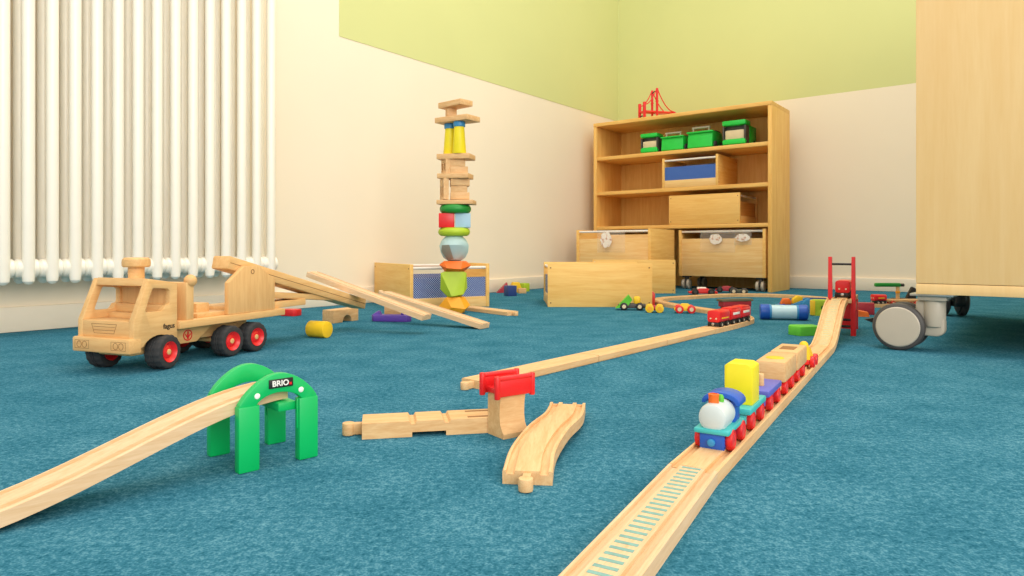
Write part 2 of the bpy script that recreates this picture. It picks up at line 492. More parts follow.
# loose pieces in front
SP_ = spline([(.0130, .566, .0), (.0195, .617, .004), (.036, .675, .008), (.0565, .739, .006), (.068, .815, .0)], 0.012)
track([tuple(p) for p in SP_], 'loose S-shaped wavy track lying in front of the red-topped pier', peg=True, socket=True)
tr = thing('stop_track', 'short wooden track block with a raised middle, left of the red-topped pier', 'toy track', (-0.1605, 0.719, 0), R(11))
g = G()
pr = [(0, 0), (.052, 0), (.052, .005), (.088, .005), (.088, 0), (.142, 0), (.142, .0165), (.093, .0165), (.091, .0135), (.087, .0135), (.085, .0165), (.057, .0165),
      (.055, .0135), (.051, .0135), (.049, .0165), (0, .0165)]
g.plate([(x, z) for x, z in pr], [], -0.020, 0.020, RX(PI/2))
for yy in (-.0125, .0125): g.slot(1).box(0.112, 0.1425, yy-.0028, yy+.0028, .0163, .0167)
obj('track_body', g, ['block', 'engrave'], tr)
obj('connector_peg', G().box(-0.012, 0.001, -0.0035, 0.0035, 0.001, 0.013, 0.0006).cyl(0.0066, 0.0005, 0.0135, 20, 0.001, T(-0.0145, 0, 0)), 'block', tr)
# plank beyond the tower, in front of the mesh crate
track(line((0.002, 1.985, 0), (-0.142, 2.165, 0)), 'short wooden track lying right of the block tower before the mesh-front crate', peg=True, groove=False, socket=False)

# ------------------------------------------------------------------ pier with red saddle
pier = thing('bridge_pier', 'wooden bridge pier with a red plastic saddle between loose track pieces', 'toy bridge pier', (-0.0088, 0.699, 0), R(35))
# local x: along the right-hand face (to the back right), local y: to the back left
g = G().plate([(0, 0), (0.030, 0), (0.030, 0.047), (0.0045, 0.047), (0.007, 0.034), (0.0075, 0.022), (0.006, 0.013), (0.002, 0.007), (0, 0.005)], [], 0, 0.032, YZ)
obj('pier_block', g, 'block', pier)
g = G().box(-0.003, 0.035, 0.001, 0.032, 0.0455, 0.0515, 0.0012)
for yy in (0.002, 0.031):
    g.box(-0.006, 0.038, yy-0.0018, yy+0.0018, 0.044, 0.063, 0.0012)
    for xx in (-0.0065, 0.0385):
        g.cyl(0.0032, 0.042, 0.066, 14, 0.001, T(xx, yy, 0))
    g.tube([(-0.0065, yy, 0.063), (0.0385, yy, 0.063)], 0.0028, 12)
obj('saddle', g, 'red', pier)

# ------------------------------------------------------------------ green arch bridge
ga = thing('arch_bridge', 'bright green plastic arch bridge holding up the left ramp track', 'toy bridge', (-0.2405, 0.645, 0), R(44))
FW = 0.074; FD = 0.034
def arch_side(y):
    out = [(-FW/2, 0.056)] + [(-FW/2+FW*t, 0.060+0.0245*math.sin(PI*t)**0.8) for t in [i/16 for i in range(17)]] + [(FW/2, 0.056)]
    inn = [(0.024*math.cos(R(a)), 0.052+0.015*math.sin(R(a))) for a in range(0, 181, 12)]
    pts = out+[(FW/2, 0.052)]+inn+[(-FW/2, 0.052)]
    return G().plate(pts, [], -0.004, 0.004, T(0, y, 0) @ RX(PI/2), 0.0008)
for y in (-FD, FD):
    obj('arch_panel', arch_side(y), 'grn', ga)
    for x in (-1, 1):
        lx = x*(FW/2-0.0085)
        lg = G().box(lx-0.0095, lx+0.0095, y-0.005, y+0.005, 0, 0.0585, 0.0012)
        lg.box(lx+(-0.0105 if x > 0 else -0.0005), lx+(0.0005 if x > 0 else 0.0105), y-0.0015 , y+0.0015, 0.03, 0.058, 0.0004)
        obj('leg', lg, 'grn', ga)
obj('deck', G().box(0.002, 0.020, -FD+0.003, FD-0.003, 0.047, 0.055, 0.001), 'grn', ga)
for x in (-0.021, 0.021):
    obj('rivet', G().ball(0.0027, T(x, -FD-0.004, 0.0665), 12, 1, 0.4, 1), 'white', ga)
pl = obj('name_plate', G().box(-0.0105, 0.0125, -FD-0.0055, -FD-0.003, 0.0715, 0.0795, 0.0004), 'black', ga)
lettering('plate_lettering', 'BRIO', 0.0072, 'white', pl, T(0.0, -FD-0.0058, 0.0755) @ RX(PI/2))
obj('plate_mark', G().box(0.0085, 0.0108, -FD-0.0060, -FD-0.0052, 0.0732, 0.0755), 'red', pl)

# ------------------------------------------------------------------ wooden truck
tk = thing('toy_truck', 'large wooden toy truck with red-hubbed black wheels and a long tilted beam, before the radiator', 'toy truck', (-0.638, 1.12, 0), R(-21))
def bx(*a, **k): return G().box(*a, **k)
g = bx(-0.042, 0.042, -0.034, 0.03, 0.026, 0.045, 0.002)
g.plate([(0.02, 0.034), (0.095, 0.034), (0.135, 0.063), (0.02, 0.063)], [], -0.046, 0.046, YZ, 0.001)
g.box(-0.03, 0.03, 0.12, 0.235, 0.036, 0.063, 0.002)
obj('chassis', g, 'truck', tk)
bum = obj('bumper', bx(-0.060, 0.067, -0.0575, -0.034, 0.033, 0.057, 0.003), 'truckx', tk)
for x in (-0.037, 0.044):
    g = G()
    y = -0.0577
    for (a, b, c, d) in ((-.016, .016, .0515, .0521), (-.016, .016, .0385, .0391), (-.016, -.0154, .0385, .0521), (.0154, .016, .0385, .0521)):
        g.box(x+a, x+b, y, y+0.001, c, d)
    for xx in (-.006, .006):
        g.lathe([(0.0046, 0), (0.0054, 0), (0.0054, 0.0006), (0.0046, 0.0006)], 20, T(x+xx, y+0.0005, 0.0452) @ RX(PI/2), 0, True)
    obj('headlight', g, 'engrave', bum)
hood = obj('hood', bx(-0.058, 0.0655, -0.0475, -0.004, 0.056, 0.084, 0.003), 'truckx', tk)
g = G(); y = -0.0477
for (x0, z0, x1, z1) in ((-.028, .078, .028, .078), (-.022, .063, .022, .063), (-.028, .078, -.022, .063), (.028, .078, .022, .063), (-.024, .0735, .024, .0735), (-.023, .068, .023, .068)):
    g.tube([(x0, y+0.0002, z0), (x1, y+0.0002, z1)], 0.0004, 6)
obj('grille', g, 'engrave', hood)
outer = [(-0.048, 0.037), (-0.048, 0.084), (-0.021, 0.150), (0.035, 0.1415), (0.035, 0.050)] + \
        [(0.037*math.cos(R(a)), 0.022+0.036*math.sin(R(a))) for a in range(50, 156, 12)]
hole = [(-0.0255, 0.097), (-0.0268, 0.1), (-0.014, 0.133), (-0.011, 0.135), (0.016, 0.1325), (0.0195, 0.129), (0.0195, 0.109), (0.017, 0.1065), (0.011, 0.1055), (0.007, 0.099), (0.003, 0.0965)]
for x0, x1 in ((0.055, 0.066), (-0.059, -0.048)):
    sp = obj('cab_side', G().plate(outer, [hole], x0, x1, YZ, 0.0009), 'truck', tk)
    if x0 > 0:
        lettering('cab_lettering', 'fagus', 0.0115, 'black', sp, T(0.0663, 0.018, 0.0705) @ RZ(PI/2) @ RX(PI/2), 0.0002)
SL = -math.atan(0.0085/0.0635)
g = G().plate([(-0.0245, 0.1385), (-0.021, 0.151), (0.035, 0.1425), (0.035, 0.1315), (-0.017, 0.139)], [], -0.049, 0.056, YZ, 0.0008)
obj('cab_roof', g, 'truckx', tk)
obj('cab_back', bx(-0.049, 0.056, 0.023, 0.035, 0.052, 0.136), 'truckz', tk)
g = bx(-0.049, 0.056, -0.004, 0.023, 0.066, 0.092, 0.001).box(-0.049, 0.056, 0.011, 0.023, 0.092, 0.106, 0.001)
obj('cab_seat', g, 'truckx', tk)
g = G().lathe([(0.0125, 0.146), (0.0125, 0.168)], 28).lathe([(0.0, 0.168), (0.0195, 0.168), (0.0215, 0.1705), (0.0218, 0.176), (0.0212, 0.181), (0.018, 0.184), (0, 0.1845)], 32)
obj('steering_knob', g, 'truckx', tk, (0.004, 0.008, 0))
obj('bed', bx(-0.07, 0.07, 0.036, 0.30, 0.063, 0.0765, 0.0015), 'truck', tk)
hb = obj('headboard', bx(-0.068, 0.068, 0.052, 0.068, 0.0765, 0.141, 0.0015), 'truckz', tk)
obj('headboard_knob', G().ball(0.0108, T(0.064, 0.064, 0.1435)), 'truckx', hb)
obj('bed_block', bx(-0.035, 0.035, 0.105, 0.135, 0.0765, 0.1, 0.002).box(-0.05, 0.058, 0.085, 0.16, 0.0765, 0.084, 0.001), 'truckx', tk)
pent = [(0.148, 0.0768), (0.148, 0.136), (0.188, 0.1655), (0.228, 0.1655), (0.272, 0.136), (0.272, 0.0768)]
pn = obj('beam_holder', G().plate(pent, [], 0.0575, 0.0675, YZ, 0.001), 'truckz', tk)
obj('holder_bolt', G().lathe([(0.0032, 0), (0.0046, 0), (0.0046, 0.0007), (0.0032, 0.0007)], 20, T(0.0673, 0.2095, 0.1545) @ RY(PI/2), 0, True), 'engrave', pn)
# tilted beam, bolted to the holder; its low end sits on the arched block
def beam(y0, z0, y1, z1, x0, x1, th, groove=True):
    L = math.hypot(y1-y0, z1-z0); a = math.atan2(z1-z0, y1-y0)
    mx = T(0, y0, z0) @ RX(a)
    g = G().box(x0, x1, 0, L, -th/2, th/2, 0.0025, mx)
    if groove: g.slot(1).box(x1-0.0004, x1+0.0002, 0.004, L-0.002, -0.0006, 0.0006, 0, mx)
    return g
obj('tilted_beam', beam(0.160, 0.1735, 0.615, 0.060, 0.016, 0.0565, 0.025), ['truck', 'engrave'], tk)
obj('lower_beam', beam(0.20, 0.1125, 0.50, 0.083, 0.012, 0.052, 0.013, False), 'truck', tk)
obj('bed_slab', bx(-0.03, 0.0545, 0.165, 0.385, 0.0765, 0.09, 0.001), 'truck', tk)
for sx in (1, -1):
    e = G().slot(0).lathe([(0.0080, 0), (0.0098, 0), (0.0098, 0.0006), (0.0080, 0.0006)], 24, T(sx*0.0461, 0.075, 0.0475) @ RY(sx*PI/2), 0, True)
    e.tube([(sx*0.0464, 0.0750, 0.0405), (sx*0.0464, 0.0755, 0.0545)], 0.0013, 8)
    for dy in (-0.0055, 0.0055): e.tube([(sx*0.0464, 0.0752, 0.0425), (sx*0.0464, 0.0752+dy, 0.0495)], 0.0011, 8)
    obj('side_emblem', e, 'red', tk)
tyre_prof = [(0.0165, -0.0135), (0.024, -0.0145), (0.0268, -0.0135), (0.0285, -0.0105), (0.0285, -0.0035), (0.0275, -0.003), (0.0275, -0.0015), (0.0285, -0.001), (0.0285, 0.001),
             (0.0275, 0.0015), (0.0275, 0.003), (0.0285, 0.0035), (0.0285, 0.0105), (0.0268, 0.0135), (0.024, 0.0145), (0.0165, 0.0135)]
hub_prof = [(0, -0.0115), (0.005, -0.0115), (0.0075, -0.011), (0.011, -0.009), (0.0135, -0.010), (0.0172, -0.0145), (0.0172, 0.0145), (0.0135, 0.010), (0.011, 0.009), (0.0075, 0.011), (0.005, 0.0115), (0, 0.0115)]
wheels = [(0.0605*math.cos(R(11)), 0.0605*math.sin(R(11)), R(11)), (-.047, -.0095, R(11))] + [(s*0.0605, y, 0) for y in (0.152, 0.215) for s in (1, -1)]
w0 = None
for (x, y, a) in wheels:
    if w0 is None:
        w0 = obj('wheel', G().lathe(tyre_prof, 64, RY(PI/2), 0.035, True), 'rubber', tk, label='black ribbed tyre with red hub')
        h0 = obj('wheel_hub', G().lathe(hub_prof, 36, RY(PI/2)), 'red', w0)
        c0 = obj('axle_cap', G().cyl(0.0048, -0.0128, 0.0128, 18, 0.001, RY(PI/2)), 'truckx', w0)
        w = w0
    else:
        w = w0.copy(); C.objects.link(w)
        for ch in (h0, c0):
            d = ch.copy(); C.objects.link(d); d.parent = w
    w.location = (x, y, 0.0285); w.rotation_euler = (0, 0, a)
for y, a in ((0, 11), (0.152, 0), (0.215, 0)):
    obj('axle', G().cyl(0.004, -0.044, 0.05, 12, 0, RZ(R(a)) @ RY(PI/2)), 'truckx', tk, (0, y, 0.0285))

# planks carrying on from the beam down to the floor
def plank(name, a, b, w, th, label, peg=False, mat='track'):
    a, b = Vector(a), Vector(b); d = b-a; yaw = math.atan2(-d.x, d.y); pit = math.atan2(d.z, math.hypot(d.x, d.y)); L = d.length
    root = thing(name, label, 'plank', tuple(a), yaw)
    g = G().sweep(prof(True, th, w/2), [(0, 0, 0), (0, L, 0)], RX(pit))
    obj('track_body', g, mat, root)
    if peg: obj('connector_peg', G().box(-0.0035, 0.0035, -0.012, 0.001, 0.0005, 0.0105, 0.0006, RX(pit)).cyl(0.006, 0.0005, 0.0115, 18, 0.001, RX(pit) @ T(0, -0.0155, 0)), mat, root)
    return root
plank('ramp_plank', (-0.502, 1.675, 0.129), (-0.2000, 1.560, 0.033), 0.042, 0.013, 'grooved wooden plank laid from the truck beam down to the carpet', mat='pale')
plank('ramp_plank', (-0.345, 1.815, 0.070), (-0.068, 1.660, 0.001), 0.042, 0.013, 'lower grooved plank with a peg, sloping down to the foot of the block tower', True, mat='pale')

ab = thing('arch_block', 'plain wooden arch block under the low end of the truck beam', 'toy block', (-0.4727, 1.7725, 0), R(60))
g = G().plate([(0, 0), (0.03, 0)]+[(0.052-0.017*math.cos(R(a)), 0.0185*math.sin(R(a))) for a in range(0, 181, 15)]+[(0.095, 0), (0.095, 0.0345), (0, 0.0345)], [], 0.0, -0.040,
              RX(PI/2), 0.001)
obj('block_body', g, 'block', ab)
tag(obj('cylinder_block', G().cyl(0.0183, -0.024, 0.024, 32, 0.0012, RY(PI/2)), 'yellow2', None, (-0.432, 1.50, 0.0183), R(-24)), 'yellow cylinder block lying on its side behind the truck', 'toy block')
tag(obj('flat_block', G().plate([(-.028, -.012), (-.020, -.02), (.020, -.02), (.028, -.012), (.028, .012), (.020, .02), (-.020, .02), (-.028, .012)], [], 0, 0.019, None, 0.0015), 'red', None, (-0.655, 1.985, 0), R(-15)), 'flat red eight-sided block on the carpet behind the back of the truck', 'toy block')
pv = thing('boat_block', 'flat violet boat-shaped toy under the sloping planks', 'toy', (-0.330, 1.830, 0), R(-8))
g = G().plate([(-.056, 0), (-.046, -.016), (.048, -.016), (.056, -.006), (.056, .006), (.048, .016), (-.046, .016)], [], 0, 0.018, None, 0.0025)
g.hull([(-.054, -.008, .016), (-.054, .008, .016), (-.028, -.01, .016), (-.028, .01, .016), (-.032, -.006, .028), (-.032, .006, .028), (-.037, 0, .029)])
obj('hull', g, 'violet', pv)
obj('button', G().cyl(0.004, 0.017, 0.024, 14, 0.001, T(0.032, -0.002, 0)), 'violet', pv)
tag(obj('wood_block', G().box(-0.03, 0.03, -0.016, 0.016, 0, 0.036, 0.001), 'block', None, (-0.325, 1.885, 0), R(-12)), 'small wooden block behind the violet boat toy', 'toy block')

# ------------------------------------------------------------------ block tower
TX, TY = -0.178, 2.06; PX = 325.0
def tz(y): return 0.2-(y-248)/PX
def txx(px): return (px-512)/670*TY
def tower(name, g, mats, z, label, dx=0.0, dy=0.0, rz=0.0, cat='toy block'):
    return tag(obj(name, g, mats, None, (TX+dx, TY+dy, z), rz), label, cat, 'blocks of the tall tower')
def gem(w, d, h, seed, n=3, cutr=0.75):
    """faceted stone: random points on a squashed sphere, flat on top and bottom"""
    rnd = random.Random(seed); pts = []
    for k, (zz, rr, m) in enumerate(((0.0, 0.52, 5), (0.36*h, 1.0, 6), (0.68*h, 0.96, 5), (h, 0.55, 5))):
        off = rnd.random()*2
        for i in range(m):
            a = off+2*PI*i/m+rnd.uniform(-.12, .12)
            q = rr*rnd.uniform(0.93, 1.0)
            pts.append((w/2*q*math.cos(a), d/2*q*math.sin(a), zz if k in (0, 3) else zz+rnd.uniform(-.05, .05)*h))
    return G().hull(pts)
z = 0.0
def facets(lst, w, d, h): return G().hull([(w/2*x, d/2*y, h*zz) for x, y, zz in lst])
AMB = [(-.55, -.55, 0), (.45, -.6, 0), (.6, .4, 0), (-.5, .5, 0), (-1.0, -.25, .38), (-.1, -1.0, .42), (.75, -.7, .3), (1.0, .1, .5), (.2, 1, .45), (-.8, .7, .5), (-.45, -.55, 1), (.4, -.6, 1), (.6, .4, 1), (-.4, .55, 1)]
tower('stone_block', facets(AMB, .098, .085, .050), 'amber', 0.0, 'amber yellow faceted stone block, bottom of the tall tower', 0.0)
LIM = [(-.45, -.4, 0), (.35, -.45, 0), (.5, .4, 0), (-.4, .5, 0), (-1, -.35, .3), (-.95, -.6, .95), (-.1, -1.0, .05), (.75, -.55, .12), (.95, -.4, .95), (.98, .2, .35), (.5, .95, .5), (-.7, .8, .5), (-.75, .45, 1), (.7, .5, 1), (-.6, -.55, 1), (.7, -.55, 1)]
tower('stone_block', facets(LIM, .082, .075, .078), 'lime', 0.050, 'lime green faceted stone block on the amber block of the tower')
ORA = [(-.6, -.4, 0), (.3, -.55, 0), (.55, .4, 0), (-.5, .5, 0), (-1, -.2, .65), (-.45, -1, .35), (.4, -.9, .25), (1, -.1, .6), (.3, 1, .5), (-.7, .8, .6), (-.7, -.4, 1), (.5, -.5, 1), (.65, .4, 1), (-.5, .55, 1)]
tower('stone_block', facets(ORA, .098, .08, .032), 'orange', 0.128, 'orange flat faceted stone block in the tower', 0.004)
def pale_stone():
    g = G()
    pts = []
    for i in range(10):
        for (zz, rr) in ((0, .5), (.13, .78), (.36, .98), (.62, 1.0), (.85, .82), (1, .55)):
            a = 2*PI*(i+0.5*(int(zz*10) % 2))/10
            x, y, q = rr*math.cos(a), rr*math.sin(a), zz
            # two big facets cut away from the front
            for nx, ny, nz, d in ((-.45, -.75, -.5, .62), (.5, -.72, -.48, .60), (.05, -.98, .1, .88)):
                e = nx*x+ny*y+nz*(2*q-1)-d
                if e > 0: x -= e*nx; y -= e*ny; q -= e*nz*0.5
            pts.append((.0455*x, .042*y, .0765*min(1, max(0, q))))
    g.hull(pts); return g
po = tower('stone_block', pale_stone(), ['pblue', 'gblue'], 0.160, 'pale blue many-sided stone block in the tower')
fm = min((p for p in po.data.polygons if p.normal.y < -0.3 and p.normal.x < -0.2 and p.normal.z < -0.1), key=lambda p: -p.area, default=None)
if fm: fm.material_index = 1  # largest facet facing front, left and down takes a greyer tone
def pebble(w, d, h):
    n = 7; P = [(0, 0)]+[(w/2*(0.72+0.28*math.cos(R(a))), h/2+h/2*math.sin(R(a))) for a in range(-90, 91, 15)]+[(0, h)]
    return G().lathe(P, 36, Matrix.Diagonal((1, d/w, 1, 1)))
tower('disc_block', pebble(.098, .085, .026), 'lime', 0.2365, 'lime green rounded disc under the two cubes of the tower', -0.0)
tower('cube_block', G().box(-.0235, .0235, -.0235, .0235, 0, .0435, .0015), 'red', 0.2625, 'red cube block on the lime disc of the tower', -0.0225, -0.004, R(4))
tower('cube_block', G().box(-.0235, .0235, -.0235, .0235, 0, .0435, .0015), 'lblue', 0.2625, 'light blue cube block on the lime disc of the tower', 0.0265, 0.003, R(5))
tower('disc_block', pebble(.097, .085, .027), 'grn3', 0.306, 'dark green rounded disc on top of the two cubes of the tower', 0.004)
def slab(w, d, h=.0125): return G().box(-w/2, w/2, -d/2, d/2, 0, h, .0012)
tower('plank_block', slab(.112, .066, .013), 'block', 0.333, 'flat wooden plank lying on the dark green disc of the tower', 0.008, -0.002, R(-7))
def arches(w, d, h):
    o = [(-w/2, 0), (w/2, 0), (w/2, h), (-w/2, h)]
    hs = []
    for c in (-w/4, w/4):
        hs.append([(c-.008, .009), (c+.008, .009), (c+.008, h*.5)]+[(c+.008*math.cos(R(a)), h*.5+.012*math.sin(R(a))) for a in range(20, 180, 20)]+[(c-.008, h*.5)])
    return G().plate(o, hs, -d/2, d/2, RX(PI/2), 0)
z = 0.348
tower('window_block', arches(.055, .016, .064), 'block', z, 'wooden block with two arched openings, lower left in the tower', -0.030, -0.0, R(-72))
tower('step_block', slab(.058, .05, .022), 'block', z, 'lowest short wooden block beside the arched block in the tower', 0.017, 0.004, R(6))
tower('step_block', slab(.050, .044, .020), 'block', z+.022, 'middle short wooden block beside the arched block in the tower', 0.015, 0.004, R(3))
tower('step_block', slab(.058, .05, .022), 'block', z+.042, 'upper short wooden block beside the arched block in the tower', 0.017, 0.004, R(8))
z += .064
tower('plank_block', slab(.098, .064, .015), 'block', z, 'flat wooden plank midway up the tower, under the upper arched block', 0.004, 0.0, R(-12))
z += .015
tower('window_block', arches(.05, .014, .044), 'block', z, 'wooden block with two arched openings, upper left in the tower', -0.026, 0.0, R(-68))
tower('step_block', slab(.054, .046, .022), 'block', z, 'lower short wooden block under the yellow cones in the tower', 0.013, 0.003, R(10))
tower('step_block', slab(.046, .044, .022), 'block', z+.022, 'upper short wooden block under the yellow cones in the tower', 0.011, 0.003, R(4))
z += .044
tower('plank_block', slab(.104, .066, .016), 'block', z, 'flat wooden plank carrying the two yellow cones of the tower', 0.006, 0.004, R(-14))
z += .016
for (dx, dy, lab) in ((0.017, -0.016, 'yellow tapered peg with a blue top, front one on the tower'), (-0.014, 0.020, 'yellow tapered peg with a blue top, rear one on the tower')):
    r = thing('tapered_peg', lab, 'toy block', (TX+dx, TY+dy, z), 0, 'blocks of the tall tower')
    obj('peg_body', G().lathe([(0, 0), (.0205, 0), (.0215, .002), (.0155, .082), (0, .082)], 28), 'yellow', r)
    obj('peg_cap', G().lathe([(0, .082), (.017, .082), (.0185, .084), (.0185, .096), (.017, .098), (0, .098)], 28), 'mblue', r)
z += .098
tower('plank_block', slab(.124, .068, .016), 'block', z, 'flat wooden plank balanced on the two yellow pegs of the tower', 0.010, 0.0, R(-33))
z += .016
tower('small_block', slab(.030, .026, .030), 'block', z, 'small wooden cube between the two topmost planks of the tower', -0.010, 0.008, R(20))
z += .030
tower('plank_block', slab(.100, .052, .017), 'block', z, 'topmost wooden plank crowning the block tower', 0.004, -0.004, R(-42))

# ------------------------------------------------------------------ crates
def crate(label, loc, rz, L=.354, Wd=.29, Hh=.147, group='wooden toy crates', mesh='mesh', end=-1, name='toy_crate'):
    """open wooden crate: long solid sides along local y, low mesh-front ends at +-y ... local x is the short way"""
    r = thing(name, label, 'crate', loc, rz, group)
    t = .012
    for x in (-Wd/2+t/2, Wd/2-t/2):
        s = obj('side_panel', G().box(x-t/2, x+t/2, -L/2, L/2, 0, Hh, .001), 'crateY', r)
        sg = 1 if x > 0 else -1
        for yy in (-L/2+.010, L/2-.010):
            for zz in (.014, Hh-.014):
                obj('screw', G().cyl(.0026, 0, .0006, 10, 0, T(x+sg*t/2, yy, zz) @ RY(sg*PI/2)), 'engrave', s)
    obj('bottom_panel', G().box(-Wd/2+t, Wd/2-t, -L/2+.004, L/2-.004, 0.004, .012), 'inside', r)
    for sg in (-1, 1):
        y = sg*(L/2-.008)
        obj('end_rail', G().box(-Wd/2+t, Wd/2-t, y-.006, y+.006, 0.0, .036, .0008), 'crate', r)
        obj('mesh_panel', G().box(-Wd/2+t, Wd/2-t, y-.0015, y+.0015, .034, .102), mesh, r, label='blue perforated end panel' if mesh != 'inside' else None)
        obj('hand_rod', G().cyl(.005, -Wd/2+t*.5, Wd/2-t*.5, 14, 0, T(0, y, Hh-.013) @ RY(PI/2)), 'rod', r, label='white hand rod')
    return r
# mesh-fronted crate behind the tower
th = math.atan2(.1445, .25)
fc = Vector((-.2025, 2.222)); bd = Vector((-math.sin(th), math.cos(th)))
cc = fc+bd*.177
crate('wooden crate with a blue mesh end, on the carpet behind the block tower', (cc.x, cc.y, 0), th, Wd=.289)
crate('wooden crate with a plain long side, on the carpet before the wheeled bins', (.298, 2.27+.145, 0), R(90))
crate('shallow wooden crate peeking out behind the front plain crate', (.543, 2.95+.05, 0), R(90), Wd=.098)
p = BK(.535, .135, .4985); crate('wooden crate with a blue mesh end, on the middle shelf of the bookcase', p, AW, L=.262, Wd=.285, mesh='mesh2')
p = BK(.604, .133, .315); crate('wooden crate with a plain side, on the lowest shelf of the bookcase', p, AW+R(90), L=.352, Wd=.255, Hh=.143, mesh='inside')

# ------------------------------------------------------------------ bookcase
bc = thing('bookcase', 'beech bookcase with open shelves standing in the corner', 'bookcase', (0.4353, 3.577, 0), AW)
BW, BD, BH = .926, .282, .863
for x in (0, BW-.018): obj('side_panel', G().box(x, x+.018, 0, BD, 0, BH-.018, .001), 'case', bc)
obj('top_panel', G().box(0, BW, -.002, BD, BH-.018, BH, .001), 'caseX', bc)
for zz in (.664, .4795, .296): obj('shelf', G().box(.018, BW-.018, .003, BD-.01, zz, zz+.018, .001), 'caseX', bc)
obj('back_panel', G().box(.018, BW-.018, BD-.010, BD-.002, .0, BH-.018), 'case', bc)

def bin_(label, s0, s1, t0, dep=.258, z0=.064, z1=.2885):
    w = s1-s0
    r = thing('wheeled_bin', label, 'storage bin', BK(s0, t0, 0), AW, 'wheeled bins of the bookcase')
    t = .014
    for x in (0, w-t): obj('side_panel', G().box(x, x+t, 0, dep, z0, z1, .001), 'crateY', r)
    obj('front_panel', G().box(t, w-t, .004, .016, z0, .245, .001), 'crate', r)
    obj('rear_panel', G().box(t, w-t, dep-.014, dep-.002, z0, z1-.02, .001), 'crate', r)
    obj('bottom_panel', G().box(t, w-t, .016, dep-.014, z0, z0+.012), 'inside', r)
    obj('hand_rod', G().cyl(.0055, t*.5, w-t*.5, 14, 0, T(0, .011, .2785) @ RY(PI/2)), 'rod', r, label='white hand rod')
    for x in (.03, w-.03):
        for y in (.03, dep-.03):
            c = obj('caster', G().box(x-.018, x+.018, y-.016, y+.016, z0-.007, z0, .001).box(x-.008, x+.008, y-.013, y+.013, .026, z0-.005, .003), 'gdark', r)
            for dx in (-.012, .012):
                obj('caster_wheel', G().cyl(.024, dx-.0065, dx+.0065, 24, .003, T(x, y-.004, .024) @ RY(PI/2)), 'gplas', c)
    return r
bin_('wheeled wooden bin pulled out to the left before the bookcase', .072, .472, -.286)
bin_('wheeled wooden bin pushed under the right half of the bookcase', .478, .896, .008)

def bag(label, s, t, w, h, ztop=.284, patches=()):
    r = thing('plastic_bag', label, 'plastic bag', BK(s, t, ztop), AW, 'clear bags hung on the bins')
    g = G(); t_ = bmesh.new(); nx, nz = 8, 8
    def bulge(i, k): return .010*math.sin(PI*i/nx)*math.sin(PI*min(1, k/nz*1.0))**.6
    fr = [[t_.verts.new((-w/2+w*i/nx, -.0015-bulge(i, k)+.0015*math.sin(i*2.1+k*1.7), -h*k/nz)) for i in range(nx+1)] for k in range(nz+1)]
    for k in range(nz):
        for i in range(nx): t_.faces.new((fr[k][i], fr[k][i+1], fr[k+1][i+1], fr[k+1][i]))
    g._merge(t_, None)
    g.tube([(-w/2, 0, -.001), (w/2, 0, -.001)], .0012, 6)
    obj('film', g, 'film', r)
    for (cx, cz, a, b, kind) in patches:
        q = [(cx+a*math.cos(2*PI*i/18)*(1+.12*math.sin(3*i)), cz+b*math.sin(2*PI*i/18)*(1+.10*math.cos(2*i))) for i in range(18)]
        obj('printed_card', G().plate(q, [], 0.0035, 0.0045, RX(PI/2)), kind, r)
    return r
bag('clear plastic bag with a pink printed card, on the left wheeled bin', .27, -.292, .15, .105, patches=((-.025, -.045, .03, .038, 'print'), ))
bag('clear plastic bag with an oval white card, left one on the right bin', .675, .003, .17, .105, patches=((-.008, -.042, .030, .025, 'print'), ))
bag('clear plastic bag with a folded white card, right one on the right bin', .795, .003, .08, .07, patches=((0.0, -.036, .033, .018, 'print'), ))

# ------------------------------------------------------------------ on the bookcase
def mini_wheel(x, y, r, w): return G().cyl(r, -w/2, w/2, 18, r*.15, T(x, y, r) @ RY(PI/2))
def cab_truck(label, s, w, h, z=.683, t=.035):
    r = thing('toy_lorry', label, 'toy truck', BK(s, t, z), AW, 'green toy trucks on the top shelf')
    g = G().box(-w*.46, w*.46, 0, .16, .014, .03, .002).box(-w*.46, w*.46, -.004, .012, .006, .026, .003)
    obj('chassis', g, 'grn2', r)
    obj('windscreen_panel', G().box(-w*.38, w*.38, .006, .06, .03, h*.62, .004), 'cplas', r)
    obj('mirror_frame', G().box(-w*.47, -w*.40, .0, .05, .02, h*.78, .002).box(w*.40, w*.47, 0, .05, .02, h*.78, .002).box(-w*.40, w*.40, .02, .05, h*.6, h*.8, .001), 'gdark', r)
    obj('roof_bar', G().box(-w*.47, w*.47, -.006, .07, h*.8, h, .005), 'grn2', r)
    obj('load_box', G().box(-w*.42, w*.42, .075, .17, .03, h*.85, .004), 'grn2', r)
    for y in (.03, .125):
        for x in (-w*.42, w*.42): obj('wheel', mini_wheel(x, y, .016, .014), 'rubber', r)
    return r
def tip_truck(label, s, w, h, z=.683, t=.035):
    r = thing('tipper_truck', label, 'toy truck', BK(s, t, z), AW, 'green toy trucks on the top shelf')
    g = G().plate([(0, .008), (.008, h*.74), (.014, h*.78), (.13, h*.78), (.14, .03), (.12, .02), (.01, .004)], [], -w*.47, w*.47, YZ, .002)
    obj('hopper', g, 'grn2', r)
    obj('hopper_rim', G().box(-w*.5, w*.5, -.003, .006, h*.70, h*.77, .002), 'grn2', r)
    obj('tail_bar', G().tube([(-w*.34, .02, h*.95), (w*.34, .02, h*.95)], h*.055, 12).tube([(-w*.3, .02, h*.75), (-w*.3, .02, h*.95)], .004).tube([(w*.3, .02, h*.75), (w*.3, .02, h*.95)], .004), 'gplas', r)
    obj('cab', G().box(-w*.36, w*.36, .09, .16, h*.76, h*.9, .006), 'gdark', r)
    for y in (.035, .115):
        for x in (-w*.49, w*.49): obj('wheel', mini_wheel(x, y, .018, .014), 'rubber', r)
    return r
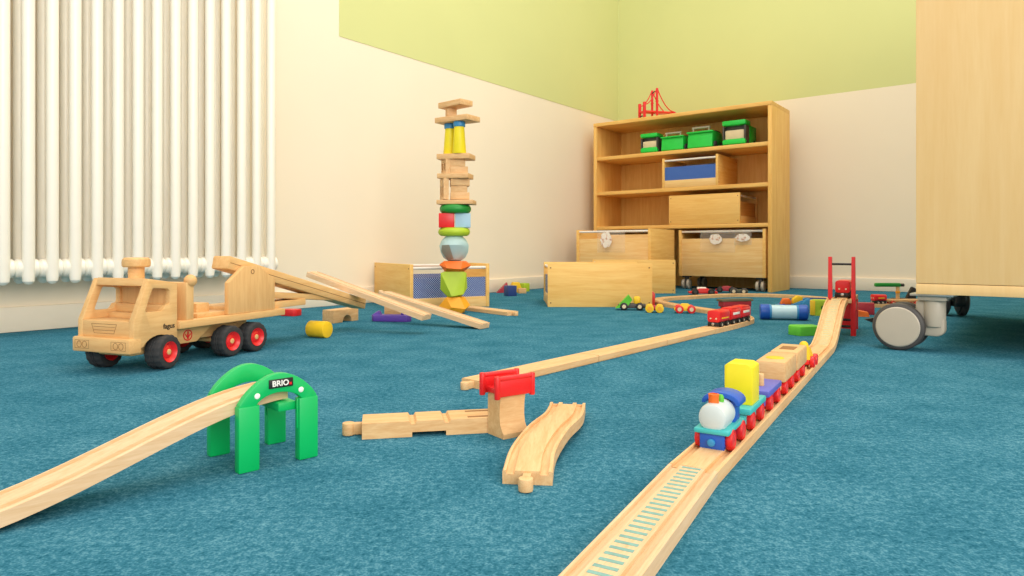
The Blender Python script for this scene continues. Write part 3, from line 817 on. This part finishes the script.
cab_truck('green toy lorry with cream windscreen, leftmost on the top shelf', .306, .10, .102)
tip_truck('green tipper truck with a low hopper, second from the left on the top shelf', .430, .122, .098)
tip_truck('green tipper truck with a larger hopper, third from the left on the top shelf', .574, .132, .110)
cab_truck('green toy lorry with cream windscreen, rightmost on the top shelf', .742, .118, .118)

sb = thing('suspension_bridge', 'small red toy suspension bridge on top of the bookcase', 'toy bridge', BK(.262, .040, BH), AW-R(38))
g = G().box(-.026, .026, 0, .17, .034, .042, .001)
obj('deck', g, 'redo', sb)
hT, hS = .158, .084
for x in (-.028, .028):
    obj('tower_leg', G().box(x-.005, x+.005, .068, .078, 0, hT, .0015).box(x-.006, x+.006, .0665, .0795, hT*.55, hT*.6, .001), 'red', sb)
    obj('end_post', G().box(x-.0065, x+.0065, -.004, .009, 0, hS, .0015), 'red', sb)
    obj('end_post', G().box(x-.0055, x+.0055, .165, .176, 0, .04, .0015), 'red', sb)
    c1 = [(x, .004+.068*t, hS*.85+(hT-hS*.85)*(t**2)) for t in [i/8 for i in range(9)]]
    c2 = [(x, .073+.098*t, .04+(hT-.04)*((1-t)**2)) for t in [i/8 for i in range(9)]]
    obj('cable', G().tube(c1, .0028, 8).tube(c2, .0028, 8), 'red', sb)
obj('crossbar', G().tube([(-.028, .073, hT*.9), (0, .073, hT*.93), (.028, .073, hT*.9)], .003, 8), 'black', sb)
obj('crossbar', G().tube([(-.028, .002, .015), (.028, .002, .015)], .003, 8), 'black', sb)

# ------------------------------------------------------------------ blocks by the left wall
def blk(name, g, mat, x, y, rz, label, z=0): return tag(obj(name, g, mat, None, (x, y, z), rz), label, 'toy block', 'loose blocks by the left wall')
blk('triangle_block', G().plate([(-.032, 0), (.026, 0), (.014, .046)], [], -.015, .015, RX(PI/2), .001), 'redd', -.038, 3.0, R(10), 'red triangular block beside the mesh-front crate by the left wall')
blk('cube_block', G().box(-.02, .02, -.02, .02, 0, .043, .001), 'navy', -.007, 2.80, R(28), 'dark blue cube in front of the loose blocks by the left wall')
blk('arch_block', G().plate([(-.024, 0), (.024, 0), (.024, .02), (.014, .046), (-.014, .046), (-.024, .02)], [], -.013, .013, RX(PI/2), .001), 'yellow2', .016, 3.02, R(20), 'yellow block between the red triangle and the green cube')
blk('cube_block', G().box(-.018, .018, -.018, .018, 0, .038, .001), 'lime', .056, 3.09, R(40), 'lime green cube nearest the skirting by the left wall')
blk('wood_block', G().box(-.017, .017, -.012, .012, 0, .022, .001), 'block', .044, 2.965, R(15), 'small plain wooden block before the lime green cube')

# ------------------------------------------------------------------ coloured train (moves along -MD, toward the camera)
YAW = math.atan2(-MD.x, MD.y)               # local +y runs away from the camera along the track
ZT = 0.0095                                  # wheels run in the grooves
def rwheels(root, ys, r=.0098, mat='red', gauge=.01435, w=.006, hub='red'):
    for y in ys:
        for x in (-gauge, gauge):
            wh = obj('wheel', G().lathe([(0, -w/2), (r*.6, -w/2), (r*.75, -w*.3), (r*.95, -w/2), (r, -w*.3), (r, w*.3), (r*.95, w/2), (r*.75, w*.3), (r*.6, w/2), (0, w/2)], 22, T(x, y, r) @ RY(PI/2)), mat, root)
            if hub != mat: obj('hub', G().cyl(r*.42, -w*.62, w*.62, 12, 0, T(x, y, r) @ RY(PI/2)), hub, wh)
t1 = thing('toy_locomotive', 'blue and turquoise toy locomotive with a white boiler, leading the coloured train', 'toy train', mt(-.004, 0, ZT), YAW, 'coloured toy train')
obj('chassis', G().box(-.0138, .0138, .0, .080, .004, .021, .002), 'blue', t1)
obj('buffer_plate', G().box(-.0145, .0145, -.003, .003, .002, .021, .002).box(-.0145, .0145, -.002, .004, .004, .008, .001), 'blue', t1)
obj('coupling', G().cyl(.0045, 0, .004, 18, .001, T(0, -.003, .011) @ RX(PI/2)), 'mblue', t1, label='shiny light blue magnet coupling')
obj('footplate', G().box(-.0205, .0205, -.006, .072, .0205, .0265, .002), 'teal', t1)
obj('boiler', G().lathe([(0, -.044), (.011, -.044), (.0155, -.0415), (.017, -.036), (.017, 0), (0, 0)], 32, T(0, .040, .0385) @ RX(-PI/2)).box(-.014, .014, .0, .04, .026, .036, .003), 'milk', t1)
obj('chimney', G().lathe([(0, 0), (.0062, 0), (.0058, .006), (.0062, .011), (.0064, .0125), (.0045, .013), (.0045, .010), (0, .010)], 20, T(-.001, .010, .0525)), 'orange', t1)
obj('dome', G().lathe([(0, 0), (.004, 0), (.004, .005), (.0025, .008), (0, .0085)], 16, T(.004, .022, .0545)), 'lgreen', t1)
g = G().box(-.0165, .0165, .040, .066, .026, .052, .002)
g.plate([(-.0225, .0505)]+[(.0225*math.sin(R(a)), .0505+.0115*math.cos(R(a))) for a in range(-80, 81, 16)]+[(.0225, .0505), (.0225, .047), (.018, .048)]+[(.018*math.sin(R(a)), .048+.008*math.cos(R(a))) for a in range(70, -71, -20)]+[(-.018, .048), (-.0225, .047)],
        [], -.071, -.036, RX(PI/2), .0008)
obj('cab', g, 'blue', t1)
rwheels(t1, (.014, .064), .0125, gauge=.0180, w=.007)
t1.scale = (.8, .8, .8)
def wagon(u, label, L=.082): return thing('toy_wagon', label, 'toy train', mt(u, 0, ZT), YAW, 'coloured toy train')
t2 = wagon(.078, 'turquoise flat wagon carrying a tall yellow block')
obj('chassis', G().box(-.012, .012, 0, .076, .006, .018, .002), 'teal', t2)
obj('platform', G().box(-.0175, .0175, -.002, .078, .018, .0245, .0015), 'teal', t2)
rwheels(t2, (.014, .060))
yb = tag(obj('tall_block', G().plate([(-.0145, 0), (.0145, 0), (.0145, .040), (.009, .043), (-.011, .043), (-.0145, .040)], [], -.034, 0, RX(PI/2), .001), 'yellow', None, mt(.094, .001, ZT+.0245), YAW), 'tall yellow block standing upright on the turquoise wagon', 'toy block')
t3 = wagon(.174, 'violet blue flat wagon with two light wooden pegs')
obj('chassis', G().box(-.012, .012, 0, .076, .006, .018, .002), 'vblue', t3)
obj('platform', G().box(-.0175, .0175, -.002, .078, .018, .0255, .0015), 'vblue', t3)
for x, y in ((-.008, .012), (.002, .030)): obj('peg', G().cyl(.0038, .025, .040, 16, .001, T(x, y, 0)), 'block', t3)
rwheels(t3, (.016, .062))
for u, lab, top in ((.274, 'light wooden block wagon with a yellow disc inset, middle of the coloured train', 'yellow2'), (.371, 'light wooden block wagon with a hollow top, behind the yellow-disc wagon', 'engrave')):
    t4 = wagon(u, lab)
    obj('chassis', G().box(-.012, .012, 0, .078, .006, .018, .002), 'block', t4)
    g = G().box(-.0185, .0185, -.002, .083, .018, .0445, .003)
    obj('body', g, 'block', t4)
    obj('inset', G().cyl(.0115, .044, .0453, 24, .0003, T(0, .030, 0)) if top == 'yellow2' else G().box(-.010, .010, .020, .052, .0441, .0451, .0003), top, t4)
    rwheels(t4, (.016, .064))
t5 = thing('toy_wagon', 'tiny yellow wagon with red wheels at the tail of the coloured train', 'toy train', mt(.505, .004, ZT), YAW, 'coloured toy train')
obj('chassis', G().box(-.011, .011, 0, .052, .006, .014, .002), 'red', t5)
obj('body', G().hull([(-.012, .002, .014), (.012, .002, .014), (-.012, .04, .014), (.012, .04, .014), (-.009, .008, .034), (.009, .008, .034), (-.009, .026, .03), (.009, .026, .03)]).ball(.007, T(0, .02, .034)), 'yellow2', t5)
rwheels(t5, (.010, .040))

# ------------------------------------------------------------------ red bridge tower at the top of the ramp
rt = thing('bridge_tower', 'tall red toy bridge tower with a black crossbar at the top of the ramp', 'toy bridge', mt(1.067, .007, 0), YAW)
for sx in (-1, 1):
    x = sx*.0240
    g = G().plate([(-.0055, 0), (.0055, 0), (.0055, .06), (.0045, .09), (.0038, .180), (-.0038, .180), (-.0045, .09), (-.0055, .06)], [], -.005, .005, T(x, 0, 0) @ RX(PI/2), .001)
    obj('tower_leg', g, 'red', rt)
    g = G().plate([(0, .04), (.0, .098), (.012, .085), (.05, .074), (.05, .06), (.012, .05)], [], x-.0035, x+.0035, YZ, .0008)
    obj('deck_rail', g, 'red', rt)
obj('crossbar', G().tube([(-.0275, 0, .163), (.0275, 0, .163)], .0026, 10), 'black', rt)
for zz in (.021, .036): obj('crossbar', G().tube([(-.0275, 0, zz), (.0275, 0, zz)], .0028, 10), 'black', rt)
obj('deck', G().sweep(prof(True, .010, .021), [(0, -.012, .075), (0, .16, .075)]), 'track', rt)
obj('rear_leg', G().box(-.022, .022, .145, .155, 0, .075, .001), 'red', rt)

def red_loco(label, loc, yaw, L=.062, group=None, face=True, hh=.037):
    r = thing('toy_locomotive', label, 'toy train', loc, yaw, group)
    obj('chassis', G().box(-.0135, .0135, -.002, L, .003, .013, .002), 'black', r)
    obj('body', G().plate(rrect(-.0155, .0155, .013, hh+.004, .006), [], -L, 0, RX(PI/2), .001), 'red', r)
    obj('coupling', G().cyl(.0036, 0, .004, 16, .0008, T(0, -.001, .009) @ RX(PI/2)), 'steel', r)
    if face:
        for x in (-.007, .007): obj('lamp', G().cyl(.002, 0, .0015, 12, 0, T(x, 0, .022) @ RX(PI/2)), 'cplas', r)
        obj('side_stripe', G().box(-.0162, .0162, .012, L-.008, .021, .024, .0003), 'yellow2', r)
    rwheels(r, (.012, L-.014), .0075, 'black', .0143, .005, 'gplas')
    return r
red_loco('red toy engine with black wheels at the top of the ramp inside the red tower', mt(1.084, .007, .0832), YAW, .07)
AY = math.atan2(-AD.x, AD.y)
red_loco('red toy engine at the front of the red train on the long plain track', at(.842, ZT-.0005), AY, .062, 'red toy train')
for u, lab, yy in ((.915, 'red passenger wagon behind the front engine of the red train', 0), (.982, 'last red wagon of the red train, at the bend of the track', 2)):
    r = red_loco(lab, at(u, ZT-.0005), AY, .062, 'red toy train', False, .036)
    r.name = 'toy_wagon'
    obj('roof', G().box(-.0135, .0135, .004, .058, .038, .0425, .0015), 'red', r)
    obj('window_band', G().box(-.0160, .0160, .010, .052, .025, .031, .0004), 'white', r)
ol = thing('toy_carriage', 'dark olive flat-roofed toy wagon standing behind the red train', 'toy train', (.675, 1.985, .0), R(-62))
obj('body', G().box(-.016, .016, -.05, .05, .012, .03, .002), 'redd', ol)
obj('roof', G().plate([(-.018, .030), (.018, .030), (.016, .037), (-.016, .037)], [], -.056, .056, RX(PI/2), .001), 'olive', ol)
rwheels(ol, (-.035, .035), .007, 'black', .0143, .005, 'gdark')
ol.location = (.715, 2.15, 0); ol.rotation_euler = (0, 0, R(-76))

# ------------------------------------------------------------------ cars on the floor
def car(label, loc, yaw, body, wheelmat, hubmat, L=.07, w=.032, wr=.011, shape='low', name='toy_car', cab=None):
    r = thing(name, label, 'toy car', loc, yaw, 'little cars on the carpet')
    if shape == 'low':
        P = [(0, .007), (L, .007), (L, .016), (L*.8, .020), (L*.66, .029), (L*.36, .029), (L*.22, .018), (0, .015)]
    else:
        P = [(0, .007), (L, .007), (L, .020), (L*.6, .022), (L*.4, .022), (0, .018)]
    obj('body', G().plate(P, [], -w*.38, w*.38, RX(PI/2), .0015), body, r)
    if cab: obj('cab', G().box(L*.3, L*.62, -w*.3, w*.3, .020, .034, .004), cab, r)
    for x in (L*.22, L*.78):
        for y in (-w*.45, w*.45):
            wh = obj('wheel', G().cyl(wr, -.004, .004, 20, .0012, T(x, y, wr) @ RX(PI/2)), wheelmat, r)
            obj('hub', G().cyl(wr*.5, -.0046, .0046, 14, 0, T(x, y, wr) @ RX(PI/2)), hubmat, wh)
    return r
gt = car('little dump truck with a green tipped tray and yellow cab by the front crate', (.342, 2.165, 0), R(-8), 'gdark', 'black', 'cplas', .088, .036, .0125, 'flat', 'toy_dump_truck')
obj('tray', G().hull([(-.008, -.016, .006), (-.008, .016, .006), (.034, -.018, .050), (.034, .018, .050), (.046, -.016, .034), (.046, .016, .034), (.03, -.016, .012), (.03, .016, .012)]), 'lgreen', gt)
obj('cab', G().box(.050, .072, -.014, .014, .020, .044, .006), 'yellow2', gt)
car('little dark car with big yellow wheels in front of the crate corner', (.416, 2.085, 0), R(-12), 'redd', 'yellow2', 'amber', .054, .030, .0130, 'flat')
car('little yellow car with red wheels beside the curved track', (.500, 2.065, 0), R(-8), 'yellow2', 'red', 'cplas', .064, .034, .0125, 'low')
car('red and white racing car before the right wheeled bin', (.752, 2.855, 0), R(-8), 'red', 'black', 'gdark', .118, .045, .014, 'low', cab='white')
car('dark red car in the shadow under the right wheeled bin', (.92, 3.03, 0), R(-20), 'redd', 'black', 'gdark', .09, .04, .013, 'low')
car('small dark car chassis with pale wheels before the right bin', (.945, 2.90, 0), R(-22), 'olive', 'gdark', 'cplas', .072, .036, .014, 'flat')
tag(obj('upright_block', G().plate([(-.011, 0), (.011, 0), (.011, .040), (.006, .047), (-.006, .047), (-.011, .042)], [], -.010, .010, RX(PI/2), .001), 'redo', None, (.489, 2.345, 0), R(-10)), 'upright orange-red block at the corner of the front crate', 'toy block')

# ------------------------------------------------------------------ toys round the red tower
cyb = thing('drum_block', 'light blue cylinder with dark blue ends lying on the carpet left of the tower', 'toy', (.757, 1.868, .0215), R(-14))
obj('barrel', G().cyl(.0195, -.040, .040, 32, 0, RY(PI/2)), 'cyan', cyb)
for sx in (-1, 1):
    obj('end_cap', G().lathe([(0, -.013), (.0205, -.013), (.0215, -.011), (.0215, .009), (.0195, .012), (.0, .013)], 32, T(sx*.050, 0, 0) @ RY(sx*PI/2)), 'blue', cyb)
    obj('ring', G().cyl(.0209, -.003, .003, 32, .0005, T(sx*.0355, 0, 0) @ RY(PI/2)), 'mblue', cyb)
tag(obj('flat_block', G().plate([(-.034, .005), (-.022, -.026), (.036, -.020), (.036, .026), (-.018, .030)], [], 0, .021, None, .0015), 'lgreen', None, (.672, 1.545, 0), R(6)), 'flat apple green block on the carpet left of the ramp', 'toy block')
bv = thing('toy_vehicle', 'blue toy vehicle with an orange load behind the light blue cylinder', 'toy', (.893, 2.12, 0), R(-12))
obj('body', G().plate([(-.055, .010), (.045, .010), (.05, .03), (.02, .036), (-.01, .022), (-.055, .020)], [], -.018, .018, RX(PI/2), .002), 'mblue', bv)
obj('load', G().plate([(-.042, .022), (-.010, .022), (-.014, .040), (-.034, .040)], [], -.015, .015, RX(PI/2), .002), 'orange', bv)
obj('cab', G().plate([(-.008, .024), (.022, .034), (.024, .046), (.008, .050), (-.006, .038)], [], -.014, .014, RX(PI/2), .002), 'yellow2', bv)
for x, y in ((.040, -.022), (.040, .022), (-.036, -.022), (-.036, .022)):
    rr = .021 if x > 0 else .012
    obj('wheel', G().cyl(rr, -.005, .005, 26, .0015, T(x, y, rr) @ RX(PI/2)), 'blue' if x < 0 else 'mblue', bv)
lb = thing('house_block', 'lime and yellow rounded block with a dark hole, just left of the tower', 'toy block', (.915, 1.985, 0), R(-28))
obj('block_body', G().plate(rrect(-.028, .028, 0, .047, .008), [[(.008+.007*math.cos(R(a)), .024+.007*math.sin(R(a))) for a in range(0, 360, 24)]], -.018, .018, RX(PI/2), .001), 'lime', lb)
obj('front_face', G().box(-.0285, -.014, -.0195, .0195, .002, .045, .001), 'yellow2', lb)
obj('hole_core', G().cyl(.0068, -.012, .012, 16, 0, T(.008, 0, .024) @ RX(PI/2)), 'grn3', lb)
tag(obj('navy_plank', G().box(-.03, .03, -.012, .012, 0, .040, .001), 'navy', None, (.975, 2.15, 0), R(-18)), 'dark blue plank standing behind the lime rounded block', 'toy block')
tag(obj('tall_block', G().box(-.014, .014, -.016, .016, 0, .052, .002), 'lgreen', None, (1.050, 2.07, 0), R(-20)), 'apple green block just right of the red tower', 'toy block')
tag(obj('wedge_block', G().hull([(-.03, -.018, 0), (.026, -.018, 0), (.026, .018, 0), (-.03, .018, 0), (-.03, -.018, .022), (-.03, .018, .022), (.022, -.018, .013), (.022, .018, .013)]), 'orange', None, (1.018, 1.965, 0), R(-22)), 'flat orange wedge block at the right foot of the red tower', 'toy block')
tag(obj('brick_block', G().box(-.022, .022, -.016, .016, 0, .035, .001), 'redd', None, (1.068, 2.022, 0), R(-24)), 'dark red brick block right of the orange wedge', 'toy block')
track(line((1.135, 2.275, 0), (1.40, 2.262, 0)), 'wooden track under the little crane train beside the cabinet caster', groove=True)
cr = thing('crane_wagon', 'wooden crane wagon with a green jib on the track left of the caster', 'toy train', (1.275, 2.2679, .0088), R(-93))
obj('body', G().box(-.011, .011, -.012, .105, .010, .019, .003), 'block', cr)
obj('mast', G().cyl(.0058, .018, .062, 18, .001, T(0, .030, 0)), 'block', cr)
obj('mast_band', G().cyl(.0072, .038, .046, 18, .001, T(0, .030, 0)), 'amber', cr)
obj('jib', G().box(-.008, .008, -.046, .038, .060, .073, .004), 'grn3', cr)
obj('jib_tip', G().cyl(.0055, .038, .050, 14, .001, T(0, 0, .066) @ RX(-PI/2)), 'black', cr)
rwheels(cr, (.008, .085), .0068, 'red', .0143, .004, 'cplas')
red_loco('small red engine at the head of the little crane train', (1.222, 2.2708, .0088), R(-93), .040, None, True, .030)
bw = thing('wedge_toy', 'black pointed toy piece on the carpet behind the cabinet caster', 'toy', (1.392, 2.36, 0), R(-10))
obj('fin', G().plate([(-.014, 0), (.026, 0), (.026, .058), (.014, .064), (-.002, .03)], [], -.008, .008, RX(PI/2), .001), 'black', bw)
obj('base', G().box(-.05, .026, -.016, .016, 0, .024, .003), 'black', bw)

# ------------------------------------------------------------------ cabinet on casters
cb = thing('cabinet', 'tall maple cabinet on grey casters at the right edge', 'cabinet', (.773, 1.282, 0), AW)
CW, CD, CH = 1.0, .90, 1.35
obj('body', G().box(0, CW, .018, CD, .115, CH, .001), 'cab', cb)
obj('bottom_board', G().box(0, CW, .0, CD, .112, .132, .001), 'cab', cb)
obj('front_panel', G().box(0, CW, 0, .018, .1328, CH, .001), 'cab', cb)
def caster(x, y, rz, disc='gplas', body='gplas'):
    c = obj('caster', G().cyl(.0195, .048, .1, 28, .003).box(-.024, .024, -.024, .024, .099, .1085, .002)
            .plate(rrect(-.060, .019, .030, .072, .014), [], -.0125, .0125, RX(PI/2), .004).box(-.03, .018, -.012, .012, .06, .098, .005), body, cb, (x, y, 0), rz)
    obj('mount_plate', G().box(-.036, .036, -.030, .030, .1075, .1125, .001), 'steel', c)
    for sy in (-1, 1):
        m = T(-.056, sy*.0235, .046) @ RX(PI/2)
        obj('caster_wheel', G().lathe([(0, -.0095), (.040, -.0095), (.0445, -.007), (.046, -.003), (.046, .003), (.0445, .007), (.040, .0095), (0, .0095)], 48, m), 'gdark', c, label='dark tyre ring')
        obj('wheel_disc', G().lathe([(0, -.0118), (.030, -.0118), (.037, -.0112), (.0388, -.0095), (.0388, .0095), (.037, .0112), (.030, .0118), (0, .0118)], 48, m), disc, c, label='pale grey wheel disc' if disc == 'gplas' else None)
    obj('brake_pedal', G().hull([(-.09, -.012, .062), (-.09, .012, .062), (-.112, -.011, .056), (-.112, .011, .056), (-.122, -.008, .054), (-.122, .008, .054), (-.092, -.012, .044), (-.092, .012, .044)]), 'black', c)
    return c
caster(.026, .038, R(-4))
caster(CW-.06, .05, R(30))
caster(.010, CD-.07, R(-70), 'black', 'black')

# ------------------------------------------------------------------ light
w = bpy.data.worlds.new('World'); bpy.context.scene.world = w; w.use_nodes = True
bg = w.node_tree.nodes['Background']
bg.inputs['Color'].default_value = (1.0, 0.955, 0.88, 1); bg.inputs['Strength'].default_value = 1.15
def area(name, loc, rot, sx, sy, power, col):
    d = bpy.data.lights.new(name, 'AREA'); d.shape = 'RECTANGLE'; d.size = sx; d.size_y = sy; d.energy = power; d.color = col
    o = bpy.data.objects.new(name, d); C.objects.link(o); o.location = loc; o.rotation_euler = rot
    return o
area('ceiling_lamp', (0.5, 1.6, 2.55), (0, 0, 0), 1.6, 1.6, 26, (1.0, 0.95, 0.86))
area('window_light', (1.5, -2.2, 1.55), (R(78), 0, R(20)), 2.2, 1.7, 75, (1.0, 0.95, 0.87))

# ------------------------------------------------------------------ camera
cam = bpy.data.cameras.new('Camera'); co = bpy.data.objects.new('Camera', cam); C.objects.link(co)
co.location = (0, 0, 0.2); co.rotation_euler = (R(90), 0, 0)
cam.sensor_width = 36; cam.lens = 670/1024*36; cam.shift_y = -40/1024; cam.clip_start = 0.02
sc = bpy.context.scene; sc.camera = co
vs = sc.view_settings
vs.view_transform = 'Standard'; vs.look = 'None'; vs.gamma = 1.0; vs.use_curve_mapping = False; vs.exposure = 0.12
